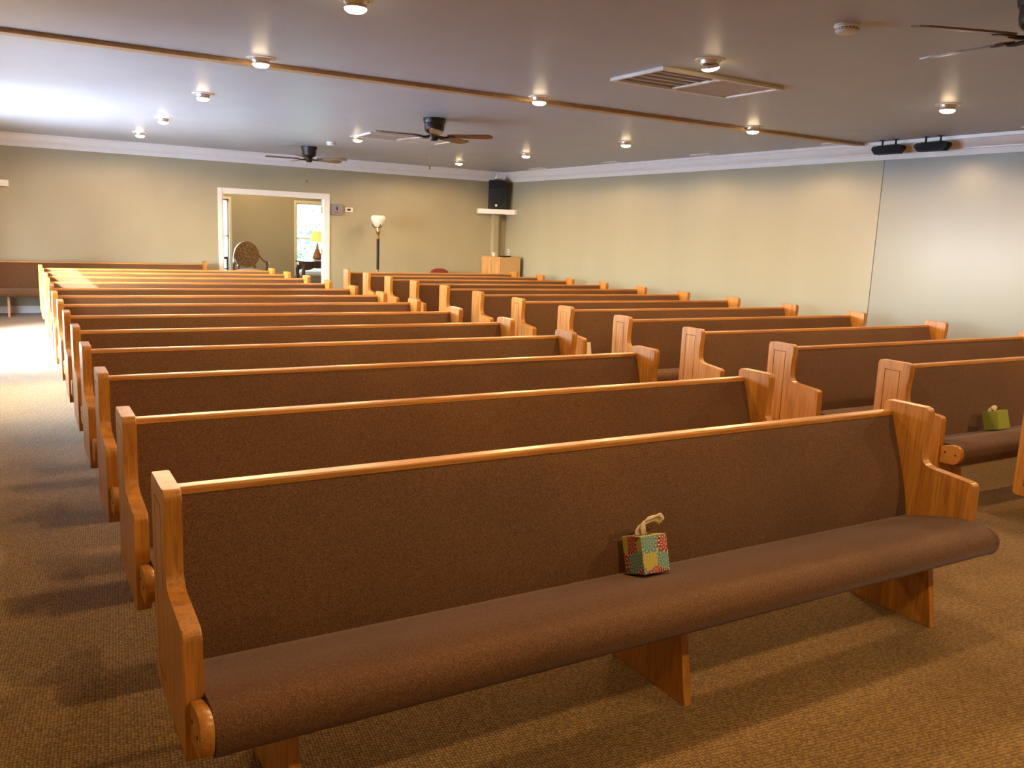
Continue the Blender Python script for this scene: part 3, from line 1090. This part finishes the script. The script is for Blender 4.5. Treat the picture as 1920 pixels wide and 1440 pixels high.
# ------------------------------------------------------------------ things on the back wall
root = thing('alarm_box', 'grey box with black oval and red print beside the door frame', 'alarm box', (5.0766, YB, 1.738))
bm = box(0, 0.205, -0.05, 0, 0, 0.20, 0.006)
link_mesh('case', bm, M['grey_plastic'], root)
link_mesh('oval_opening', lathe([(0, 0), (0.016, 0), (0.016, 0.003), (0, 0.003)], 20, Matrix.Translation((0.105, -0.049, 0.118)) @ Matrix.Rotation(math.pi / 2, 4, 'X') @ Matrix.Diagonal((1, 2.3, 1, 1))), M['dark_screen'], root)
link_mesh('red_print', box(0.065, 0.145, -0.0515, -0.0495, 0.036, 0.056), M['red_print'], root)
root = thing('thermostat', 'small white thermostat with a dark screen on the back wall', 'thermostat', (5.35, YB, 1.80))
link_mesh('case', box(0, 0.145, -0.03, 0, 0, 0.085, 0.008), M['white_plastic'], root)
link_mesh('screen', box(0.028, 0.098, -0.0318, -0.029, 0.028, 0.064), M['dark_screen'], root)

root = thing('floor_lamp', 'tall floor lamp with white glass shade by the back wall', 'floor lamp', (5.825, YB - 0.45, 0))
link_mesh('base', lathe([(0, 0), (0.14, 0), (0.142, 0.012), (0.12, 0.03), (0.06, 0.045), (0.03, 0.07), (0, 0.07)], 32), M['pole'], root, smooth=True)
link_mesh('pole', lathe([(0, 0.06), (0.023, 0.06), (0.023, 0.735), (0.020, 0.735), (0.022, 0.78), (0.025, 0.78), (0.025, 1.345), (0, 1.345)], 20), M['pole'], root, smooth=True)
link_mesh('collar', lathe([(0, 0.735), (0.027, 0.735), (0.029, 0.745), (0.024, 0.765), (0.028, 0.78), (0.0, 0.78)], 20), M['brass'], root, smooth=True)
link_mesh('socket', lathe([(0, 1.34), (0.026, 1.34), (0.028, 1.36), (0.020, 1.37), (0.024, 1.39), (0.013, 1.40), (0.034, 1.445), (0.040, 1.465), (0.030, 1.475), (0.040, 1.485), (0.040, 1.54), (0.062, 1.556), (0, 1.558)], 24), M['brass'], root, smooth=True)
bm = bmesh.new()
for k in range(3):
    a = 2 * math.pi * k / 3 + 0.5
    add_tube(bm, [(0.03 * math.cos(a), 0.03 * math.sin(a), 1.535), (0.08 * math.cos(a), 0.08 * math.sin(a), 1.548), (0.108 * math.cos(a), 0.108 * math.sin(a), 1.582), (0.112 * math.cos(a), 0.112 * math.sin(a), 1.60)], 0.0085, 6)
link_mesh('shade_holder', bm, M['iron'], root)
link_mesh('glass_shade', lathe([(0.0, 1.552), (0.048, 1.553), (0.072, 1.580), (0.104, 1.626), (0.128, 1.672), (0.137, 1.702), (0.136, 1.728), (0.124, 1.750), (0.104, 1.763), (0.098, 1.760), (0.124, 1.722), (0.122, 1.69), (0.09, 1.62), (0.05, 1.57), (0.0, 1.566)], 32), M['opal'], root, smooth=True)

# shelf, loudspeaker, conduit, cabinet in the right corner
def corner_shelf(cx, sx, z0, z1, label):
    bm = bmesh.new()
    pts = [(cx, YB - 0.001), (cx - sx * 0.674, YB - 0.001), (cx - sx * 0.674, YB - 0.07), (cx - sx * 0.061, YB - 0.456), (cx, YB - 0.456)]
    lo = [bm.verts.new((x, y, z0)) for x, y in pts]
    hi = [bm.verts.new((x, y, z1)) for x, y in pts]
    bm.faces.new(lo); bm.faces.new(hi[::-1])
    for i in range(5):
        bm.faces.new((lo[i], hi[i], hi[(i + 1) % 5], lo[(i + 1) % 5]))
    bmesh.ops.bevel(bm, geom=list(bm.edges), offset=0.003, segments=2, affect='EDGES')
    tag(link_mesh('wall_shelf', bm, M['trim']), label, 'shelf')
corner_shelf(XR - 0.002, 1, 1.905, 1.998, 'white corner shelf holding the black loudspeaker above the maple cabinet')
def speaker(loc, rz, label):
    root = thing('loudspeaker', label, 'loudspeaker', loc, rz)
    prof = [(-0.185, -0.12), (0.185, -0.12), (0.08, 0.095), (-0.08, 0.095)]
    bm = bmesh.new()
    lo = [bm.verts.new((x, y, 0)) for x, y in prof]
    hi = [bm.verts.new((x * 0.97, y, 0.565)) for x, y in prof]
    bm.faces.new(lo[::-1]); bm.faces.new(hi)
    for i in range(4):
        bm.faces.new((lo[i], lo[(i + 1) % 4], hi[(i + 1) % 4], hi[i]))
    bmesh.ops.bevel(bm, geom=list(bm.edges), offset=0.012, segments=2, affect='EDGES')
    link_mesh('cabinet', bm, M['black_plastic'], root)
    link_mesh('woofer_grille', lathe([(0, 0), (0.150, 0), (0.158, 0.006), (0.150, 0.010), (0.06, 0.006), (0, 0.010)], 36, Matrix.Translation((0, -0.118, 0.215)) @ Matrix.Rotation(math.pi / 2, 4, 'X')), M['grille'], root, smooth=True)
    link_mesh('horn', box(-0.15, 0.15, -0.127, -0.115, 0.40, 0.53, 0.005), M['grille'], root)
    link_mesh('badge', lathe([(0, 0), (0.024, 0), (0.024, 0.004), (0, 0.004)], 20, Matrix.Translation((-0.015, -0.125, 0.075)) @ Matrix.Rotation(math.pi / 2, 4, 'X')), M['white_plastic'], root)
    link_mesh('carry_handle', tube([(-0.07, -0.02, 0.56), (-0.065, -0.02, 0.585), (0.065, -0.02, 0.585), (0.07, -0.02, 0.56)], 0.008, 8), M['black_plastic'], root)
speaker((8.476, YB - 0.139, 1.998), -0.57, 'black loudspeaker with round white badge on the corner shelf')
struct(link_mesh('trim_5', box(8.43, 8.545, YB - 0.12, YB, 1.07, 1.902, 0.003), M['wall']))
struct(link_mesh('trim_6', box(8.45, 8.66, YB - 0.12, YB - 0.001, 2.60, ZC - 0.001, 0.003), M['trim']))
corner_shelf(XL + 0.002, -1, 1.935, 2.03, 'white corner shelf at the left picture edge')
speaker((XL + 0.287, YB - 0.139, 2.03), 0.57, 'black loudspeaker on the shelf at the left picture edge')

root = thing('storage_cabinet', 'pale maple cabinet in the corner under the loudspeaker shelf', 'cabinet', (8.215, 14.56, 0))
W1, D1, H1 = 0.455, YB - 0.02 - 14.56, 1.073
link_mesh('carcass', box(0.02, W1, 0, D1, 0, H1 - 0.02), M['chipboard'], root)
link_mesh('top', box(0.0, W1 + 0.008, -0.008, D1, H1 - 0.02, H1, 0.003), M['maple'], root)
dr = bmesh.new()
for a, b in ((0.004, D1 / 2 - 0.002), (D1 / 2 + 0.002, D1 - 0.004)):
    bm = bmesh.new()
    f = 0.055
    add_box(bm, 0.0, 0.02, a, a + f, 0.03, H1 - 0.03, 0.002)
    add_box(bm, 0.0, 0.02, b - f, b, 0.03, H1 - 0.03, 0.002)
    add_box(bm, 0.0, 0.02, a + f, b - f, 0.03, 0.03 + f, 0.002)
    add_box(bm, 0.0, 0.02, a + f, b - f, H1 - 0.03 - f, H1 - 0.03, 0.002)
    add_box(bm, 0.009, 0.02, a + f, b - f, 0.03 + f, H1 - 0.03 - f)
    d = link_mesh('door', bm, M['maple'], root)
    yk = b - 0.03 if a < 0.1 else a + 0.03
    link_mesh('knob', lathe([(0, 0), (0.006, 0), (0.006, 0.012), (0.014, 0.016), (0.012, 0.026), (0, 0.028)], 14, Matrix.Translation((0, yk, 0.55)) @ Matrix.Rotation(-math.pi / 2, 4, 'Y')), M['brass'], d)
dr.free()
tag(link_mesh('white_cup', lathe([(0, 0), (0.028, 0), (0.036, 0.05), (0.038, 0.075), (0.033, 0.075), (0.03, 0.01), (0, 0.008)], 20), M['white_plastic'], None, (8.30, 14.98, 1.073), True), 'small white cup on top of the maple cabinet', 'cup')
tag(link_mesh('black_case', box(-0.06, 0.06, -0.05, 0.05, 0, 0.022, 0.005), M['black_plastic'], None, (8.34, 14.72, 1.073)), 'flat black case at the front left on the maple cabinet', 'case')
tag(link_mesh('black_case', box(-0.05, 0.05, -0.04, 0.04, 0, 0.022, 0.005), M['black_plastic'], None, (8.50, 14.78, 1.073)), 'flat black case nearer the wall outlet on the maple cabinet', 'case')
root = thing('wall_outlet', 'white wall outlet on the right wall above the cabinet', 'outlet', (XR, 15.21, 1.10))
link_mesh('cover_plate', box(-0.008, 0, -0.045, 0.045, 0, 0.12, 0.003), M['white_plastic'], root)
for z in (0.035, 0.085):
    link_mesh('socket', box(-0.0105, -0.007, -0.015, 0.015, z - 0.014, z + 0.014, 0.002), M['grey_plastic'], root)

# red chair between the last pew and the back wall
root = thing('red_chair', 'chair with red padded back, only its top above the last pew', 'chair', (7.185, YB - 0.42, 0))
def pad(hw, z0, z1, y0, y1, top=0.12):
    pts = [(-hw * 0.92, z0), (hw * 0.92, z0), (hw, z0 + 0.08), (hw, z1 - 0.10), (hw * 0.82, z1 - 0.035), (hw * 0.45, z1 - 0.006), (0, z1), (-hw * 0.45, z1 - 0.006), (-hw * 0.82, z1 - 0.035), (-hw, z1 - 0.10), (-hw, z0 + 0.08)]
    bm = bmesh.new()
    a = [bm.verts.new((x, y0, z)) for x, z in pts]
    b = [bm.verts.new((x, y1, z)) for x, z in pts]
    bm.faces.new(a); bm.faces.new(b[::-1])
    for i in range(len(pts)):
        j = (i + 1) % len(pts)
        bm.faces.new((a[i], b[i], b[j], a[j]))
    bmesh.ops.bevel(bm, geom=[e for e in bm.edges if abs(e.verts[0].co.y - e.verts[1].co.y) < 1e-6], offset=0.015, segments=3, affect='EDGES')
    return bm
link_mesh('backrest', pad(0.20, 0.52, 0.808, 0.16, 0.215), M['red'], root, smooth=True)
link_mesh('seat', box(-0.22, 0.22, -0.24, 0.19, 0.42, 0.48, 0.02), M['red'], root, smooth=True)
for sx in (-1, 1):
    link_mesh('leg', tube([(sx * 0.2, -0.2, 0.0), (sx * 0.2, -0.2, 0.42)], 0.011), M['chrome'], root)
    link_mesh('leg', tube([(sx * 0.2, 0.24, 0.0), (sx * 0.2, 0.19, 0.42), (sx * 0.19, 0.20, 0.70)], 0.011), M['chrome'], root)

# ------------------------------------------------------------------ things in the vestibule
root = thing('armchair', 'carved armchair with oval brown back, seen through the doorway', 'armchair', (3.93, 16.85, 0))
def oval(rx, rz, y0, y1, zc, hole=None, n=40):
    bm = bmesh.new()
    sh = lambda a: (rx * math.cos(a) * (1 - 0.05 * math.sin(a)), zc + rz * math.sin(a))
    o0 = []; o1 = []
    for k in range(n):
        x, z = sh(2 * math.pi * k / n)
        o0.append(bm.verts.new((x, y0, z))); o1.append(bm.verts.new((x, y1, z)))
    if hole:
        i0 = []; i1 = []
        for k in range(n):
            x, z = sh(2 * math.pi * k / n)
            i0.append(bm.verts.new((x * hole, y0, zc + (z - zc) * hole))); i1.append(bm.verts.new((x * hole, y1, zc + (z - zc) * hole)))
        for k in range(n):
            j = (k + 1) % n
            bm.faces.new((o0[k], o0[j], i0[j], i0[k])); bm.faces.new((o1[k], i1[k], i1[j], o1[j]))
            bm.faces.new((o0[k], o1[k], o1[j], o0[j])); bm.faces.new((i0[k], i0[j], i1[j], i1[k]))
    else:
        c0 = bm.verts.new((0, y0 - 0.02, zc)); c1 = bm.verts.new((0, y1, zc))
        for k in range(n):
            j = (k + 1) % n
            bm.faces.new((o0[k], o0[j], c0)); bm.faces.new((o1[j], o1[k], c1)); bm.faces.new((o0[k], o1[k], o1[j], o0[j]))
    return bm
link_mesh('back_frame', oval(0.238, 0.25, 0.10, 0.16, 0.93, 0.84), M['carved'], root, smooth=True)
link_mesh('back_cushion', oval(0.212, 0.222, 0.105, 0.15, 0.93), M['tapestry'], root, smooth=True)
link_mesh('crest', lathe([(0, 0), (0.03, 0.0), (0.022, 0.02), (0, 0.028)], 12, Matrix.Translation((0, 0.13, 1.165))), M['carved'], root, smooth=True)
bm = bmesh.new()
add_box(bm, -0.31, 0.31, -0.36, 0.14, 0.50, 0.60, 0.03)
for v in bm.verts:
    if v.co.z > 0.55:
        v.co.z += 0.062 * max(0, 1 - (v.co.x / 0.33) ** 2)
link_mesh('seat_rail', box(-0.30, 0.30, -0.34, 0.15, 0.43, 0.51, 0.01), M['carved'], root)
sx = lathe([(0, 0.50), (0.30, 0.50), (0.315, 0.55), (0.30, 0.61), (0.22, 0.645), (0.10, 0.662), (0, 0.668)], 36, Matrix.Translation((0, -0.10, 0)) @ Matrix.Diagonal((1.0, 0.82, 1, 1)))
bm.free()
link_mesh('seat', sx, M['cushion'], root, smooth=True)
for s in (-1, 1):
    link_mesh('arm', tube(spline([(s * 0.235, 0.12, 0.93), (s * 0.262, 0.03, 0.86), (s * 0.285, -0.08, 0.815), (s * 0.31, -0.20, 0.80), (s * 0.318, -0.26, 0.785), (s * 0.318, -0.265, 0.755)], 4), [0.016] * 12 + [0.02] * 6 + [0.03, 0.034, 0.022], 10), M['carved'], root, smooth=True)
    link_mesh('arm_support', tube(spline([(s * 0.30, -0.21, 0.79), (s * 0.312, -0.19, 0.70), (s * 0.285, -0.16, 0.58), (s * 0.28, -0.2, 0.48)], 4), 0.019, 10), M['carved'], root, smooth=True)
    link_mesh('leg', tube(spline([(s * 0.26, -0.30, 0.46), (s * 0.285, -0.33, 0.30), (s * 0.255, -0.31, 0.12), (s * 0.27, -0.34, 0.0)], 4), [0.035] * 4 + [0.028] * 4 + [0.02] * 5, 10), M['carved'], root, smooth=True)
    link_mesh('leg', tube([(s * 0.2, 0.13, 0.46), (s * 0.22, 0.17, 0.0)], [0.026, 0.018], 10), M['carved'], root, smooth=True)
    link_mesh('scroll', lathe([(0, -0.02), (0.03, -0.018), (0.034, 0), (0.03, 0.018), (0, 0.02)], 14, Matrix.Translation((s * 0.155, 0.12, 0.70)) @ Matrix.Rotation(math.pi / 2, 4, 'X')), M['carved'], root, smooth=True)
    link_mesh('back_post', tube([(s * 0.15, 0.14, 0.45), (s * 0.15, 0.13, 0.73)], 0.02, 8), M['carved'], root)

root = thing('side_table', 'dark carved table with curved legs before the right vestibule window', 'table', (5.42, 17.36, 0))
bm = box(-0.36, 0.36, -0.24, 0.24, 0.785, 0.815, 0.008)
link_mesh('table_top', bm, M['mahogany'], root)
bm = bmesh.new()
pr = [(-0.30, 0.785), (0.30, 0.785), (0.30, 0.63)] + [(0.30 - 0.6 * k / 12, 0.63 + 0.045 * math.sin(math.pi * k / 12) ** 2 + 0.012 * math.cos(math.pi * k / 2)) for k in range(1, 12)] + [(-0.30, 0.63)]
for y in (-0.20, 0.18):
    a = [bm.verts.new((x, y, z)) for x, z in pr]
    b = [bm.verts.new((x, y + 0.02, z)) for x, z in pr]
    bm.faces.new(a); bm.faces.new(b[::-1])
    for i in range(len(pr)):
        bm.faces.new((a[i], b[i], b[(i + 1) % len(pr)], a[(i + 1) % len(pr)]))
for x in (-0.30, 0.28):
    add_box(bm, x, x + 0.02, -0.18, 0.18, 0.66, 0.785)
link_mesh('apron', bm, M['mahogany'], root)
for sx in (-1, 1):
    for sy in (-1, 1):
        link_mesh('leg', tube(spline([(sx * 0.29, sy * 0.185, 0.72), (sx * 0.32, sy * 0.205, 0.63), (sx * 0.305, sy * 0.195, 0.45), (sx * 0.262, sy * 0.165, 0.22), (sx * 0.262, sy * 0.165, 0.08), (sx * 0.285, sy * 0.185, 0.0)], 4), [0.04] * 5 + [0.037] * 4 + [0.028] * 4 + [0.02] * 4 + [0.02] * 3 + [0.03], 10), M['mahogany'], root, smooth=True)
root = thing('table_lamp', 'table lamp with lit yellow shade and amber base on the carved table', 'table lamp', (5.45, 17.36, 0.815))
link_mesh('foot', box(-0.085, 0.085, -0.06, 0.06, 0.0, 0.030, 0.006), M['white_plastic'], root)
link_mesh('lamp_base', lathe([(0, 0.03), (0.075, 0.03), (0.088, 0.045), (0.096, 0.075), (0.090, 0.115), (0.062, 0.185), (0.034, 0.25), (0.020, 0.30), (0.017, 0.35), (0, 0.35)], 28), M['amber'], root, smooth=True)
link_mesh('lamp_shade', lathe([(0.150, 0.395), (0.098, 0.605), (0.096, 0.605), (0.148, 0.395)], 32), M['lampshade'], root, smooth=True)
link_mesh('finial', lathe([(0, 0.34), (0.005, 0.34), (0.005, 0.61), (0.010, 0.617), (0, 0.63)], 10), M['brass'], root)
ld = bpy.data.lights.new('lamp_bulb', 'POINT')
ld.energy = 7
ld.color = (1.0, 0.62, 0.28)
ld.shadow_soft_size = 0.03
lo = bpy.data.objects.new('lamp_bulb', ld)
COL.objects.link(lo)
lo.location = (0, 0, 0.50)
lo.parent = root

root = thing('side_chair', 'dark wooden chair back before the left vestibule window', 'chair', (3.51, 17.45, 0))
link_mesh('back_frame', box(-0.2, 0.2, 0.14, 0.17, 0.80, 0.86, 0.008), M['mahogany'], root)
for sx in (-1, 1):
    link_mesh('back_post', box(sx * 0.185 - 0.016, sx * 0.185 + 0.016, 0.14, 0.17, 0.0, 0.81, 0.004), M['mahogany'], root)
    link_mesh('leg', box(sx * 0.185 - 0.016, sx * 0.185 + 0.016, -0.2, -0.165, 0.0, 0.44, 0.004), M['mahogany'], root)
link_mesh('seat', box(-0.21, 0.21, -0.21, 0.14, 0.43, 0.465, 0.008), M['mahogany'], root)
link_mesh('back_rail', box(-0.17, 0.17, 0.145, 0.165, 0.60, 0.63, 0.004), M['mahogany'], root)

# ------------------------------------------------------------------ greenery outside the vestibule windows
def leafy(name, label, x, y, rx, rz, zc, n, trunk=0.0):
    root = thing(name, label, 'tree' if trunk else 'shrub', (x, y, -0.06), group='greenery beyond the vestibule windows')
    bm = bmesh.new()
    for i in range(n):
        u, v = random.uniform(0, 2 * math.pi), math.acos(random.uniform(-1, 1))
        r = random.uniform(0.55, 1.0) ** 0.5
        p = Vector((rx * r * math.sin(v) * math.cos(u), rx * r * math.sin(v) * math.sin(u), zc + rz * r * math.cos(v)))
        s = random.uniform(0.05, 0.11)
        R = Euler((random.uniform(0, 6.3), random.uniform(0, 6.3), random.uniform(0, 6.3))).to_matrix()
        q = [bm.verts.new(p + R @ Vector(c) * s) for c in ((-1, 0, 0), (0, -0.45, 0.1), (1, 0, 0), (0, 0.45, 0.1))]
        bm.faces.new(q)
    link_mesh('foliage', bm, M['leaf'], root)
    bm = bmesh.new()
    add_tube(bm, [(0, 0, 0), (0.05, 0, zc * 0.6), (0, 0.05, zc)], [0.09, 0.07, 0.03], 8)
    for k in range(5):
        a = k * 1.256
        add_tube(bm, [(0.03, 0, zc * 0.55), (rx * 0.5 * math.cos(a), rx * 0.5 * math.sin(a), zc + rz * 0.3)], [0.04, 0.012], 6)
    link_mesh('trunk', bm, M['bark'], root)
leafy('garden_shrub', 'leafy green shrub outside the right vestibule window, left side', 6.9, 22.5, 1.3, 0.75, 0.75, 1800)
leafy('garden_shrub', 'leafy green shrub outside the right vestibule window, right side', 9.9, 24.0, 1.5, 0.9, 0.85, 1800)
leafy('garden_tree', 'green tree far behind the shrubs outside the vestibule', 9.0, 31.0, 2.6, 1.9, 2.6, 2600, 1.0)
